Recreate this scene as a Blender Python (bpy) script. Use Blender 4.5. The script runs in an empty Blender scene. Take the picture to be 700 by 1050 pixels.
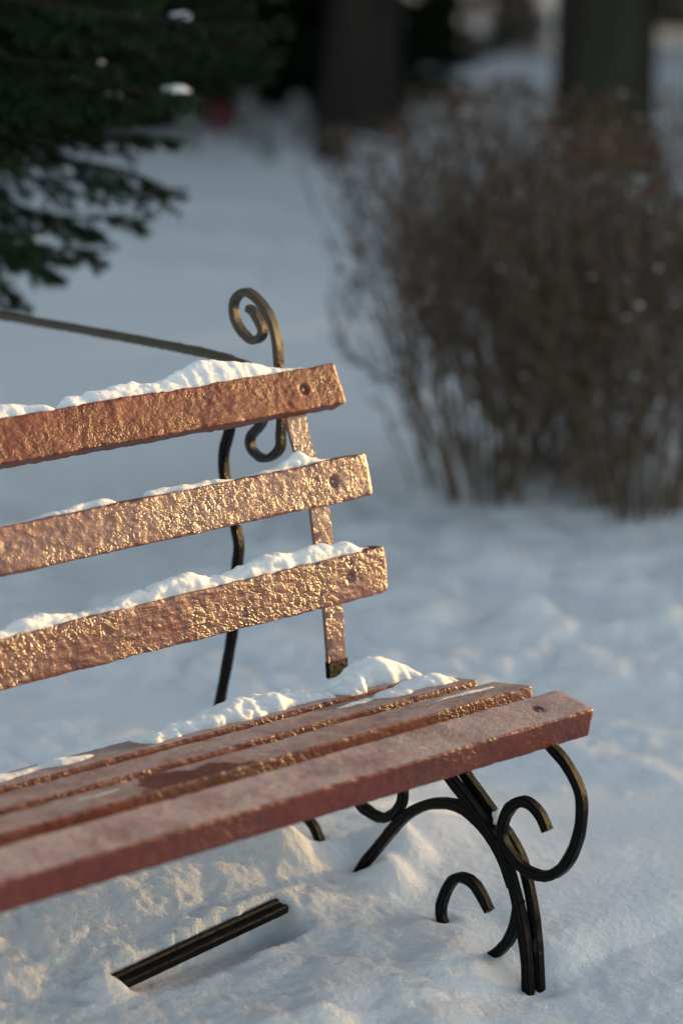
import bpy, math, random
import numpy as np
from mathutils import Vector, Matrix, noise as mn

R = math.radians
S = bpy.context.scene
COL = S.collection

# ------------------------------------------------------------------ camera
CAM_H = 1.65
cam = bpy.data.cameras.new('camera'); camo = bpy.data.objects.new('camera', cam); COL.objects.link(camo)
cam.sensor_fit = 'VERTICAL'; cam.sensor_height = 36.0; cam.sensor_width = 24.0
cam.lens = 92.57; cam.clip_start = 0.1; cam.clip_end = 2000
camo.location = (0, 0, CAM_H); camo.rotation_euler = (R(90 - 13.4355), 0, 0)
cam.dof.use_dof = True; cam.dof.focus_distance = 4.02; cam.dof.aperture_fstop = 1.8
S.camera = camo

# ------------------------------------------------------------------ sky, sun, exposure
SUN_AZ, SUN_EL = R(36.5), R(5)           # azimuth counted from +X towards +Y
W = bpy.data.worlds.new('World'); S.world = W; W.use_nodes = True
wn = W.node_tree.nodes; wn.clear()
sky = wn.new('ShaderNodeTexSky'); sky.sky_type = 'NISHITA'; sky.sun_disc = False
sky.sun_elevation = SUN_EL; sky.sun_rotation = R(90) - SUN_AZ
sky.air_density = 1.0; sky.dust_density = 1.0; sky.ozone_density = 1.0
bg = wn.new('ShaderNodeBackground'); bg.inputs['Strength'].default_value = 0.15
wo = wn.new('ShaderNodeOutputWorld')
hs = wn.new('ShaderNodeHueSaturation'); hs.inputs['Saturation'].default_value = 0.66     # thin winter overcast greys the sky
W.node_tree.links.new(sky.outputs[0], hs.inputs['Color']); W.node_tree.links.new(hs.outputs[0], bg.inputs[0]); W.node_tree.links.new(bg.outputs[0], wo.inputs[0])
sl = bpy.data.lights.new('sun', 'SUN'); so = bpy.data.objects.new('sun', sl); COL.objects.link(so)
sl.energy = 2.8; sl.angle = R(0.8); sl.color = (1.0, 0.61, 0.22)
sdir = Vector((math.cos(SUN_AZ) * math.cos(SUN_EL), math.sin(SUN_AZ) * math.cos(SUN_EL), math.sin(SUN_EL)))
so.rotation_euler = sdir.to_track_quat('Z', 'Y').to_euler(); so.location = (20, 10, 10)
vs = S.view_settings
vs.view_transform = 'Standard'; vs.look = 'None'; vs.gamma = 1; vs.use_curve_mapping = False
vs.exposure = 1.62

# ------------------------------------------------------------------ helpers
rng = np.random.default_rng(7); random.seed(7)

def _hash(ix, iy, iz):
    h = (ix * 374761393 + iy * 668265263 + iz * 2147483647 * 3 + 1442695) & 0xffffffff
    h = ((h ^ (h >> 13)) * 1274126177) & 0xffffffff
    h = (h ^ (h >> 16)) & 0xffffffff
    h = (h * 2246822519) & 0xffffffff
    h = h ^ (h >> 15)
    return (h & 0xffffff) / float(0xffffff)
def vnoise(x, y, z=0.0):
    x, y, z = np.broadcast_arrays(np.asarray(x, float), np.asarray(y, float), np.asarray(z, float))
    ix, iy, iz = np.floor(x).astype(np.int64), np.floor(y).astype(np.int64), np.floor(z).astype(np.int64)
    fx, fy, fz = x - ix, y - iy, z - iz
    fx, fy, fz = [f * f * f * (f * (f * 6 - 15) + 10) for f in (fx, fy, fz)]
    o = 0
    for a in (0, 1):
        for b in (0, 1):
            for c in (0, 1):
                o = o + _hash(ix + a, iy + b, iz + c) * (fx if a else 1 - fx) * (fy if b else 1 - fy) * (fz if c else 1 - fz)
    return o * 2 - 1
def fbm(x, y, z=0.0, oct=4, gain=0.5):
    o, a, f = 0, 1.0, 1.0
    for i in range(oct):
        # rotate each octave to hide the lattice
        c, s = math.cos(0.6 * i + .3), math.sin(0.6 * i + .3)
        o = o + a * vnoise((x * c - y * s) * f + 17.3 * i, (x * s + y * c) * f - 9.1 * i, np.asarray(z) * f + 3.7 * i)
        a *= gain; f *= 2.03
    return o
def clods(x, y, seed=0, k=1.0):
    """rounded clods (cellular domes), 0..1"""
    ix, iy = np.floor(x).astype(np.int64), np.floor(y).astype(np.int64)
    best = np.full(x.shape, 0.0)
    for a in (-1, 0, 1):
        for b in (-1, 0, 1):
            cx = ix + a + _hash(ix + a, iy + b, np.int64(seed + 1)); cy = iy + b + _hash(ix + a, iy + b, np.int64(seed + 2))
            rr = 0.45 + 0.5 * _hash(ix + a, iy + b, np.int64(seed + 3))
            d2 = ((x - cx) ** 2 + (y - cy) ** 2) / (rr * rr)
            best = np.maximum(best, np.clip(1 - d2, 0, 1) ** .9 * rr)
    return best * k
def sstep(a, b, x):
    t = np.clip((x - a) / (b - a), 0, 1); return t * t * (3 - 2 * t)

def mesh_obj(name, V, F, mat, parent=None, smooth=True, label=None, cat=None, group=None, kind=None, mat2=None, mi=None):
    me = bpy.data.meshes.new(name)
    V = np.asarray(V, dtype=np.float32)
    if isinstance(F, np.ndarray):
        n = F.shape[1]
        me.vertices.add(len(V)); me.vertices.foreach_set('co', V.ravel())
        me.loops.add(F.size); me.loops.foreach_set('vertex_index', F.astype(np.int32).ravel())
        me.polygons.add(len(F)); me.polygons.foreach_set('loop_start', np.arange(0, F.size, n, dtype=np.int32))
        me.polygons.foreach_set('loop_total', np.full(len(F), n, dtype=np.int32))
        me.update(calc_edges=True)
    else:
        me.from_pydata([tuple(v) for v in V.tolist()], [], F)
    me.materials.append(mat)
    if mat2: me.materials.append(mat2)
    if mi is not None: me.polygons.foreach_set('material_index', np.asarray(mi, dtype=np.int32))
    me.polygons.foreach_set('use_smooth', np.full(len(me.polygons), smooth))
    me.validate(); me.update()
    o = bpy.data.objects.new(name, me); COL.objects.link(o)
    if parent: o.parent = parent
    tag(o, label, cat, group, kind)
    return o
def tag(o, label=None, cat=None, group=None, kind=None):
    if label: o['label'] = label
    if cat: o['category'] = cat
    if group: o['group'] = group
    if kind: o['kind'] = kind
    return o
def empty(name, loc, rz=0, **k):
    o = bpy.data.objects.new(name, None); COL.objects.link(o); o.location = loc; o.rotation_euler = (0, 0, rz)
    o.empty_display_size = 0.1
    return tag(o, **k)
def copy_tree(o, parent=None):
    c = o.copy(); COL.objects.link(c); c.parent = parent
    for ch in list(o.children): copy_tree(ch, c)
    return c
def grid_faces(ni, nj, wrap_j=False, base=0):
    i = np.arange(ni - 1)[:, None]; j = np.arange(nj if wrap_j else nj - 1)[None, :]
    j2 = (j + 1) % nj
    a = i * nj + j; b = i * nj + j2; c = (i + 1) * nj + j2; d = (i + 1) * nj + j
    return np.stack([a, b, c, d], -1).reshape(-1, 4) + base
def catmull(P, step):
    P = [np.asarray(p, float) for p in P]; P = [2 * P[0] - P[1]] + P + [2 * P[-1] - P[-2]]
    out = []
    for k in range(1, len(P) - 2):
        n = max(2, int(np.linalg.norm(P[k + 1] - P[k]) / step))
        for q in range(n):
            t = q / n
            out.append(0.5 * (2 * P[k] + (P[k + 1] - P[k - 1]) * t + (2 * P[k - 1] - 5 * P[k] + 4 * P[k + 1] - P[k + 2]) * t * t
                              + (-P[k - 1] + 3 * P[k] - 3 * P[k + 1] + P[k + 2]) * t ** 3))
    out.append(P[-2]); return np.array(out)

# ------------------------------------------------------------------ materials
def material(name):
    m = bpy.data.materials.new(name); m.use_nodes = True
    nt = m.node_tree; return m, nt, nt.nodes['Principled BSDF']
def N(nt, t, **k):
    n = nt.nodes.new(t)
    for a, b in k.items():
        if a in n.inputs.keys() if hasattr(n.inputs, 'keys') else False: n.inputs[a].default_value = b
        else: setattr(n, a, b)
    return n
def noise_node(nt, co, scale, detail=4, rough=.55, dist=0):
    n = nt.nodes.new('ShaderNodeTexNoise'); n.inputs['Scale'].default_value = scale; n.inputs['Detail'].default_value = detail
    n.inputs['Roughness'].default_value = rough; n.inputs['Distortion'].default_value = dist
    nt.links.new(co, n.inputs['Vector']); return n
def ramp(nt, fac, stops):
    r = nt.nodes.new('ShaderNodeValToRGB'); nt.links.new(fac, r.inputs[0])
    e = r.color_ramp.elements
    while len(e) < len(stops): e.new(0.5)
    for el, (p, c) in zip(e, stops): el.position = p; el.color = c if len(c) == 4 else (*c, 1)
    return r
def mixc(nt, fac, a, b):
    m = nt.nodes.new('ShaderNodeMix'); m.data_type = 'RGBA'
    for s, v in ((m.inputs[0], fac), (m.inputs[6], a), (m.inputs[7], b)):
        if hasattr(v, 'links') or hasattr(v, 'is_linked'): nt.links.new(v, s)
        else: s.default_value = v if not isinstance(v, tuple) else ((*v, 1) if len(v) == 3 else v)
    return m.outputs[2]
def math_n(nt, op, a, b=None, clamp=False):
    m = nt.nodes.new('ShaderNodeMath'); m.operation = op; m.use_clamp = clamp
    for i, v in enumerate((a, b)):
        if v is None: continue
        if isinstance(v, (int, float)): m.inputs[i].default_value = v
        else: nt.links.new(v, m.inputs[i])
    return m.outputs[0]
def bump(nt, p, h, dist, strength=1.0, normal=None):
    b = nt.nodes.new('ShaderNodeBump'); b.inputs['Distance'].default_value = dist; b.inputs['Strength'].default_value = strength
    nt.links.new(h, b.inputs['Height'])
    if normal is not None: nt.links.new(normal, b.inputs['Normal'])
    nt.links.new(b.outputs[0], p.inputs['Normal']); return b.outputs[0]

def mat_snow(name, gscale=1.0, bs=.95, sw=.35, ss=.006):
    m, nt, p = material(name)
    tc = nt.nodes.new('ShaderNodeTexCoord'); co = tc.outputs['Object']
    big = noise_node(nt, co, 3.0, 3)
    col = mixc(nt, big.outputs[0], (0.80, 0.83, 0.87), (0.86, 0.88, 0.91))
    nt.links.new(col, p.inputs['Base Color'])
    p.inputs['Roughness'].default_value = 0.62
    p.inputs['Specular IOR Level'].default_value = 0.25
    p.inputs['Subsurface Weight'].default_value = sw
    p.inputs['Subsurface Radius'].default_value = (0.9, 1.0, 1.15)
    p.inputs['Subsurface Scale'].default_value = ss
    a = noise_node(nt, co, 70 * gscale, 5, .6); b = noise_node(nt, co, 420 * gscale, 3, .6)
    h = math_n(nt, 'ADD', math_n(nt, 'MULTIPLY', a.outputs[0], 1.0), math_n(nt, 'MULTIPLY', b.outputs[0], 0.28))
    bump(nt, p, h, 0.009, bs)
    return m

def mat_paint(name, frost=False, wr=1.0, coat=1.0, cols=None):
    m, nt, p = material(name)
    cs = cols or [(0.3, (0.10, 0.014, 0.010)), (0.6, (0.135, 0.021, 0.015)), (0.8, (0.17, 0.040, 0.028))] if frost else [(0.3, (0.14, 0.023, 0.009)), (0.6, (0.19, 0.036, 0.014)), (0.8, (0.24, 0.060, 0.025))]
    tc = nt.nodes.new('ShaderNodeTexCoord'); co = tc.outputs['Object']
    mp = nt.nodes.new('ShaderNodeMapping'); mp.inputs['Scale'].default_value = (0.75, 1, 1); nt.links.new(co, mp.inputs[0]); co2 = mp.outputs[0]
    n1 = noise_node(nt, co2, 26, 5, .6)
    base = ramp(nt, n1.outputs[0], cs)
    # darker colour in the cracks of the thick old paint
    v = nt.nodes.new('ShaderNodeTexVoronoi'); v.feature = 'DISTANCE_TO_EDGE'; v.inputs['Scale'].default_value = 95
    warp = noise_node(nt, co2, 60, 3, .6)
    va = nt.nodes.new('ShaderNodeVectorMath'); va.operation = 'MULTIPLY_ADD'
    va.inputs[1].default_value = (0.02, 0.02, 0.02); nt.links.new(warp.outputs[1], va.inputs[0]); nt.links.new(co2, va.inputs[2])
    nt.links.new(va.outputs[0], v.inputs['Vector'])
    crack = math_n(nt, 'MULTIPLY', v.outputs['Distance'], 9.0, True)
    nmask = noise_node(nt, co2, 9, 3)
    cm = ramp(nt, nmask.outputs[0], [(0.42, (0, 0, 0)), (0.6, (1, 1, 1))])
    crk = math_n(nt, 'MULTIPLY', math_n(nt, 'SUBTRACT', 1.0, crack), cm.outputs[0])
    c1 = mixc(nt, math_n(nt, 'MULTIPLY', crk, 0.85), base.outputs[0], (0.05, 0.018, 0.012))
    # pale chips
    ch = noise_node(nt, co, 34, 2); chm = ramp(nt, ch.outputs[0], [(0.735, (0, 0, 0)), (0.75, (1, 1, 1))])
    c1 = mixc(nt, chm.outputs[0], c1, (0.42, 0.34, 0.28))
    wr1 = noise_node(nt, co2, 58, 5, .62, 0.5); wr2 = noise_node(nt, co2, 150, 3, .6)
    vs_ = nt.nodes.new('ShaderNodeTexVoronoi'); vs_.feature = 'SMOOTH_F1'; vs_.inputs['Scale'].default_value = 85; nt.links.new(va.outputs[0], vs_.inputs['Vector'])
    h = math_n(nt, 'ADD', math_n(nt, 'MULTIPLY', wr1.outputs[0], 1.0), math_n(nt, 'MULTIPLY', wr2.outputs[0], 0.35))
    h = math_n(nt, 'ADD', h, math_n(nt, 'MULTIPLY', vs_.outputs['Distance'], -0.55))
    h = math_n(nt, 'ADD', h, math_n(nt, 'MULTIPLY', crk, -0.5))
    # raised grain of the wood showing through in places
    mg = nt.nodes.new('ShaderNodeMapping'); mg.inputs['Scale'].default_value = (0.10, 1, 1); nt.links.new(co, mg.inputs[0])
    gr = noise_node(nt, mg.outputs[0], 210, 4, .6, .4)
    gm = noise_node(nt, co2, 6.5, 2); gmr = ramp(nt, gm.outputs[0], [(0.40, (0.15, 0.15, 0.15)), (0.62, (1, 1, 1))])
    h = math_n(nt, 'ADD', h, math_n(nt, 'MULTIPLY', math_n(nt, 'MULTIPLY', gr.outputs[0], gmr.outputs[0]), 0.0 if frost else 0.85))
    rough = ramp(nt, n1.outputs[0], [(0.3, (0.34, 0.34, 0.34)), (0.75, (0.46, 0.46, 0.46))] if coat > .3 else [(0.3, (0.46, 0.46, 0.46)), (0.75, (0.6, 0.6, 0.6))]).outputs[0]
    col = c1
    if frost:
        g = nt.nodes.new('ShaderNodeNewGeometry'); sx = nt.nodes.new('ShaderNodeSeparateXYZ'); nt.links.new(g.outputs['Normal'], sx.inputs[0])
        up = nt.nodes.new('ShaderNodeMapRange'); up.inputs[1].default_value = 0.86; up.inputs[2].default_value = 0.965
        nt.links.new(sx.outputs[2], up.inputs[0])
        fr = noise_node(nt, co, 14, 6, .7); fm = ramp(nt, fr.outputs[0], [(0.30, (0.30, 0.30, 0.30)), (0.55, (0.85, 0.85, 0.85))])
        fg = noise_node(nt, co, 330, 3, .7); fgm = ramp(nt, fg.outputs[0], [(0.35, (0.45, 0.45, 0.45)), (0.65, (1, 1, 1))])
        # thawed wet patch across three slats
        so_ = nt.nodes.new('ShaderNodeSeparateXYZ'); nt.links.new(co, so_.inputs[0])
        wx = math_n(nt, 'POWER', math_n(nt, 'DIVIDE', math_n(nt, 'ADD', so_.outputs[0], 0.575), 0.105), 2)
        wy = math_n(nt, 'POWER', math_n(nt, 'DIVIDE', math_n(nt, 'SUBTRACT', so_.outputs[1], 0.085), 0.065), 2)
        wn1 = noise_node(nt, co, 13, 4, .6)
        wsum = math_n(nt, 'ADD', math_n(nt, 'ADD', wx, wy), math_n(nt, 'MULTIPLY', math_n(nt, 'SUBTRACT', wn1.outputs[0], 0.5), 4.5))
        wet = ramp(nt, wsum, [(0.75, (0, 0, 0)), (1.0, (1, 1, 1))])
        fac = math_n(nt, 'MULTIPLY', math_n(nt, 'MULTIPLY', math_n(nt, 'MULTIPLY', up.outputs[0], fm.outputs[0]), fgm.outputs[0]), wet.outputs[0])
        dark = mixc(nt, wet.outputs[0], (0.095, 0.024, 0.018), c1)
        col = mixc(nt, fac, dark, (0.52, 0.43, 0.41))
        r2 = nt.nodes.new('ShaderNodeMix'); nt.links.new(fac, r2.inputs[0]); nt.links.new(rough, r2.inputs[2]); r2.inputs[3].default_value = 0.75; rough = r2.outputs[0]
        rough = math_n(nt, 'ADD', rough, 0.03)
        h = math_n(nt, 'ADD', h, math_n(nt, 'MULTIPLY', fg.outputs[0], 0.4))
    nt.links.new(col, p.inputs['Base Color']); nt.links.new(rough, p.inputs['Roughness'])
    p.inputs['Specular IOR Level'].default_value = 0.5 if frost else (1.0 if coat > .3 else .5)
    p.inputs['Coat Weight'].default_value = 0.0 if frost else coat; p.inputs['Coat Roughness'].default_value = 0.27; p.inputs['Coat IOR'].default_value = 1.6
    bump(nt, p, h, 0.0029 * wr, 0.95)
    return m

def mat_two_tone(name):
    m, nt, p = material(name)
    tc = nt.nodes.new('ShaderNodeTexCoord'); co = tc.outputs['Object']; sx = nt.nodes.new('ShaderNodeSeparateXYZ'); nt.links.new(tc.outputs['Normal'], sx.inputs[0])
    a1 = math_n(nt, 'MULTIPLY', sx.outputs[0], -1.0); a2 = math_n(nt, 'MAXIMUM', a1, math_n(nt, 'SUBTRACT', sx.outputs[2], 0.12))
    n = noise_node(nt, co, 60, 4, .6)
    f = math_n(nt, 'ADD', a2, math_n(nt, 'MULTIPLY', math_n(nt, 'SUBTRACT', n.outputs[0], 0.5), 0.5))
    so_ = nt.nodes.new('ShaderNodeSeparateXYZ'); nt.links.new(co, so_.inputs[0])
    zm = nt.nodes.new('ShaderNodeMapRange'); zm.inputs[1].default_value = .84; zm.inputs[2].default_value = .87; nt.links.new(so_.outputs[2], zm.inputs[0])
    f = math_n(nt, 'MULTIPLY', f, zm.outputs[0])
    r = ramp(nt, f, [(0.48, (0.006, 0.006, 0.007)), (0.74, (0.050, 0.040, 0.026))])  # browner on upward faces and one side, black lower down
    nt.links.new(r.outputs[0], p.inputs['Base Color']); p.inputs['Roughness'].default_value = 0.42; p.inputs['Specular IOR Level'].default_value = 0.35
    b = noise_node(nt, co, 260, 4, .65); bump(nt, p, b.outputs[0], 0.0016, 1.0)
    return m
def mat_iron(name):
    m, nt, p = material(name)
    tc = nt.nodes.new('ShaderNodeTexCoord'); co = tc.outputs['Object']
    n = noise_node(nt, co, 45, 5, .65)
    r = ramp(nt, n.outputs[0], [(0.35, (0.003, 0.003, 0.0035)), (0.66, (0.005, 0.005, 0.005)), (0.78, (0.03, 0.018, 0.011))])
    nt.links.new(r.outputs[0], p.inputs['Base Color'])
    p.inputs['Roughness'].default_value = 0.25; p.inputs['Specular IOR Level'].default_value = 0.07
    a = noise_node(nt, co, 260, 4, .65)
    bump(nt, p, a.outputs[0], 0.0022, 1.0)
    return m

def mat_simple(name, c0, c1, scale, rough=.8, bd=0.0, bs=None, stretch=None, spec=.3):
    m, nt, p = material(name)
    tc = nt.nodes.new('ShaderNodeTexCoord'); co = tc.outputs['Object']
    if stretch:
        mp = nt.nodes.new('ShaderNodeMapping'); mp.inputs['Scale'].default_value = stretch; nt.links.new(co, mp.inputs[0]); co = mp.outputs[0]
    n = noise_node(nt, co, scale, 5, .6)
    r = ramp(nt, n.outputs[0], [(0.3, c0), (0.7, c1)]); nt.links.new(r.outputs[0], p.inputs['Base Color'])
    p.inputs['Roughness'].default_value = rough; p.inputs['Specular IOR Level'].default_value = spec
    if bd:
        a = noise_node(nt, co, bs or scale * 2, 5, .65); bump(nt, p, a.outputs[0], bd, 1.0)
    return m

M_SNOW = mat_snow('snow_ground'); M_CAP = mat_snow('snow_settled', 1.3, .5, .8, .012)
M_BACK = mat_paint('old_red_paint', False, 1.0, .45); M_SEAT = mat_paint('frosted_red_paint', True, .32); M_LOW_GLINT = mat_paint('red_paint_low_glint', False, .75, .02, [(0.3, (0.15, 0.030, 0.024)), (0.6, (0.20, 0.047, 0.038)), (0.8, (0.25, 0.08, 0.065))])  # weaker sun glint of the top slat, put into a duller paint copy
M_STRAP = mat_paint('red_paint_strap', False, .8)
M_IRON = mat_iron('black_iron'); M_TWO_TONE = mat_two_tone('two_tone_iron')
M_BARK = mat_simple('bark', (0.013, 0.011, 0.010), (0.038, 0.031, 0.026), 7, .9, .03, 12, (1, 1, .25))
M_BARKO = mat_simple('mossy_bark', (0.016, 0.015, 0.011), (0.042, 0.040, 0.027), 5, .9, .03, 12, (1, 1, .25))
M_TWIG = mat_simple('twig_bark', (0.075, 0.054, 0.040), (0.19, 0.14, 0.105), 9, .8)
M_LEAF = mat_simple('withered_leaf', (0.07, 0.032, 0.018), (0.16, 0.075, 0.04), 6, .8)
M_NEEDLE = mat_simple('spruce_needle', (0.010, 0.022, 0.011), (0.026, 0.05, 0.022), 4, .75, spec=.15)
M_RED = mat_simple('red_enamel', (0.11, 0.02, 0.025), (0.15, 0.03, 0.032), 10, .5)
M_POST = mat_simple('weathered_wood', (0.10, 0.10, 0.10), (0.22, 0.22, 0.21), 12, .85)

# ------------------------------------------------------------------ bench frame of reference (x along the slats, y backwards)
BO = Vector((0.2852, 3.7513, 0.0)); BR = math.atan2(.6731, .7395)
cu, su = math.cos(BR), math.sin(BR)
def to_bench(x, y):
    dx, dy = x - BO.x, y - BO.y
    return dx * cu + dy * su, -dx * su + dy * cu
def to_world(a, b, z=0):
    return Vector((BO.x + a * cu - b * su, BO.y + a * su + b * cu, z))

# ------------------------------------------------------------------ ground
BAR_A, BAR_B = (-0.590, 0.277), (-0.226, 0.321)      # the iron bar lying in the snow (bench coordinates)
def ground_h(x, y):
    a, b = to_bench(x, y)
    d = np.hypot(x - 0.1, y - 4.3)
    near = np.exp(-(d / 2.6) ** 2)
    h = 0.050 * fbm(x * .55, y * .55, 1.5, 3) * (1 - .8 * near)
    h += 0.017 * fbm(x * 3.1, y * 3.1, 4.2, 3)
    lum = sstep(-.25, .35, fbm(x * 1.3 + 4, y * 1.3, 8.8, 2))
    h += 0.013 * (0.4 + lum) * np.abs(fbm(x * 5.3 + 9, y * 5.3, 2.2, 3, .45)) * (1 - .45 * near)
    mid_ = np.exp(-((y - 5.9) / 1.3) ** 2) * sstep(4.55, 5.1, y)
    h += mid_ * (0.040 * np.abs(fbm(x * 3.8 + 2, y * 3.8, 5.2, 3)) + .022 * np.clip(fbm(x * 8, y * 8, 1.2, 2), 0, 2))
    h += 0.0068 * fbm(x * 17, y * 17, 6.1, 4, .55)
    # profile under the bench, rising towards the back
    prof = np.interp(b, [-.6, -.12, 0, .066, .187, .29, .381, .481, .65, .9, 1.3], [0.0, 0.0, 0.0, .032, .052, .066, .078, .112, .10, .05, 0.0])
    lenw = sstep(.62, .15, a) * (.55 + .45 * sstep(-3.2, -1.8, a))
    h = h * (1 - .72 * np.exp(-((b - .25) / .5) ** 2) * np.exp(-(a / 1.3) ** 2)) + prof * lenw
    # heap pushed up against the bar
    hp = sstep(.16, -.25, a) * sstep(-1.1, -.7, a)
    h += 0.055 * hp * np.exp(-((b - .43) / .13) ** 2)
    # clods
    cm = np.exp(-((b - .36) / .20) ** 2) * sstep(.10, -.12, a) * sstep(-1.2, -.8, a)
    h += cm * (0.013 * np.abs(fbm(x * 8, y * 8, 3, 1)) + .0045 * fbm(x * 27, y * 27, 8, 2) + .0022 * fbm(x * 85, y * 85, 0, 3))
    # channel in front of and below the bar
    t = np.clip((a - BAR_A[0]) / (BAR_B[0] - BAR_A[0]), -.06, 1.08)
    bl = BAR_A[1] + (BAR_B[1] - BAR_A[1]) * np.clip(t, 0, 1)
    inb = sstep(-.06, .10, t) * sstep(1.08, .98, t)
    want = 0.066 - 0.022 * t
    ch = inb * sstep(-.075, -.035, b - bl) * sstep(.024, .004, b - bl)
    h = h * (1 - ch) + want * ch
    # behind the bar the snow stands right against it
    wall = inb * sstep(.10, .45, t) * sstep(-.001, .022, b - bl + .006 * fbm(x * 30, y * 30, 7, 2)) * sstep(.16, .06, b - bl)
    h = np.maximum(h, wall * (0.118 + .006 * fbm(x * 34, y * 34, 3, 3)))
    h += .022 * np.exp(-((a - BAR_A[0] + .008) ** 2 / .034 ** 2 + (b - BAR_A[1] + .004) ** 2 / .026 ** 2)) * (1 + .6 * fbm(x * 45, y * 45, 1, 2))
    # crumbs in front
    fm = np.exp(-((b - .10) / .16) ** 2) * sstep(.05, -.2, a)
    h += fm * (0.016 * np.abs(fbm(x * 6 + .4, y * 6, 21, 2)) + .0035 * np.abs(fbm(x * 19, y * 19, 23, 2)) + .0018 * fbm(x * 60, y * 60, 2, 2) + .018)
    # rounded lumps, position in bench coordinates
    for (la, lb, r, hh) in ((.02, .345, .045, .050), (.10, .40, .05, .06), (-.12, .46, .06, .05), (-.02, .16, .07, .022), (-.10, .06, .06, .025),
                            (-.22, -.02, .07, .020), (.12, .05, .05, .010), (-.42, .0, .09, .03), (-.02, .105, .035, .012)):
        q = ((a - la) ** 2 + (b - lb) ** 2) / r ** 2 + .25 * fbm(x * 14, y * 14, la * 9, 2)
        h += hh * np.exp(-np.clip(q, 0, 50) ** 1.4)
    for (wx, wy, r, hh) in ((.44, 5.80, .055, .05), (.52, 5.7, .05, .03), (.2, 5.2, .12, .02)):
        h += hh * np.exp(-(((x - wx) ** 2 + (y - wy) ** 2) / r ** 2) ** 1.3)
    # the feet sink in a little; melt cups round the iron
    for (fa, fb, zz) in ((0.0, 0.0, 0.002), (.027, 0.0, 0.002), (0, .066, .036), (0, .187, .055), (0, .381, .080), (0, .481, .112)):
        w = np.exp(-(((a - fa) ** 2 + (b - fb) ** 2) / .034 ** 2))
        h = h * (1 - w) + zz * w
    w = np.exp(-(((a - .01) ** 2 + (b + .02) ** 2) / .028 ** 2)) * .010
    h -= w
    h += (0.25 * fbm(x * .05, y * .05, 0, 2)) * sstep(18, 45, np.hypot(x, y))
    # low bank below the shrubs
    h += 0.06 * np.exp(-((x - .6) / .6) ** 2 - ((y - 7.4) / .35) ** 2)
    return h
def axis(lo, hi, step, far_lo, far_hi, g):
    c = list(np.arange(lo, hi + 1e-9, step))
    s = step; p = c[-1]
    while p < far_hi: s *= g; p += s; c.append(p)
    s = step; p = c[0]; pre = []
    while p > far_lo: s *= g; p -= s; pre.append(p)
    return np.array(pre[::-1] + c)
gx = axis(-.62, .95, .0055, -400, 400, 1.05)
gy = axis(3.45, 5.0, .0055, -300, 900, 1.016)
X, Y = np.meshgrid(gx, gy, indexing='ij')
Z = ground_h(X, Y)
mesh_obj('ground', np.stack([X, Y, Z], -1).reshape(-1, 3), grid_faces(len(gx), len(gy))[:, ::-1], M_SNOW, kind='structure')
def gz(x, y): return float(ground_h(np.array([float(x)]), np.array([float(y)]))[0])

# ------------------------------------------------------------------ bench
bench = empty('bench', BO, BR, label='old park bench with worn red slats and black scrolled iron ends in snow', cat='bench')
E = 0.08; LEFT = -1.70

def rounded_rect(w, h, r, n):
    """closed outline; x from 0..w (depth), y from 0..-h; starts at front top. dense sampling"""
    pts = []
    def seg(p, q, k):
        for i in range(k): pts.append((p[0] + (q[0] - p[0]) * i / k, p[1] + (q[1] - p[1]) * i / k))
    def arc(cx, cy, a0, k=4):
        for i in range(k): t = a0 + (math.pi / 2) * i / k; pts.append((cx + r * math.cos(t), cy + r * math.sin(t)))
    nw = max(3, int(w / .0035)); nh = max(3, int(h / .0035))
    arc(r, -r, math.pi / 2)            # front top corner, going to the front face
    seg((0, -r), (0, -h + r), nh)
    arc(r, -h + r, math.pi)
    seg((r, -h), (w - r, -h), nw)
    arc(w - r, -h + r, 1.5 * math.pi)
    seg((w, -h + r), (w, -r), nh)
    arc(w - r, -r, 0)
    seg((w - r, 0), (r, 0), nw)
    return np.array(pts)

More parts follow.
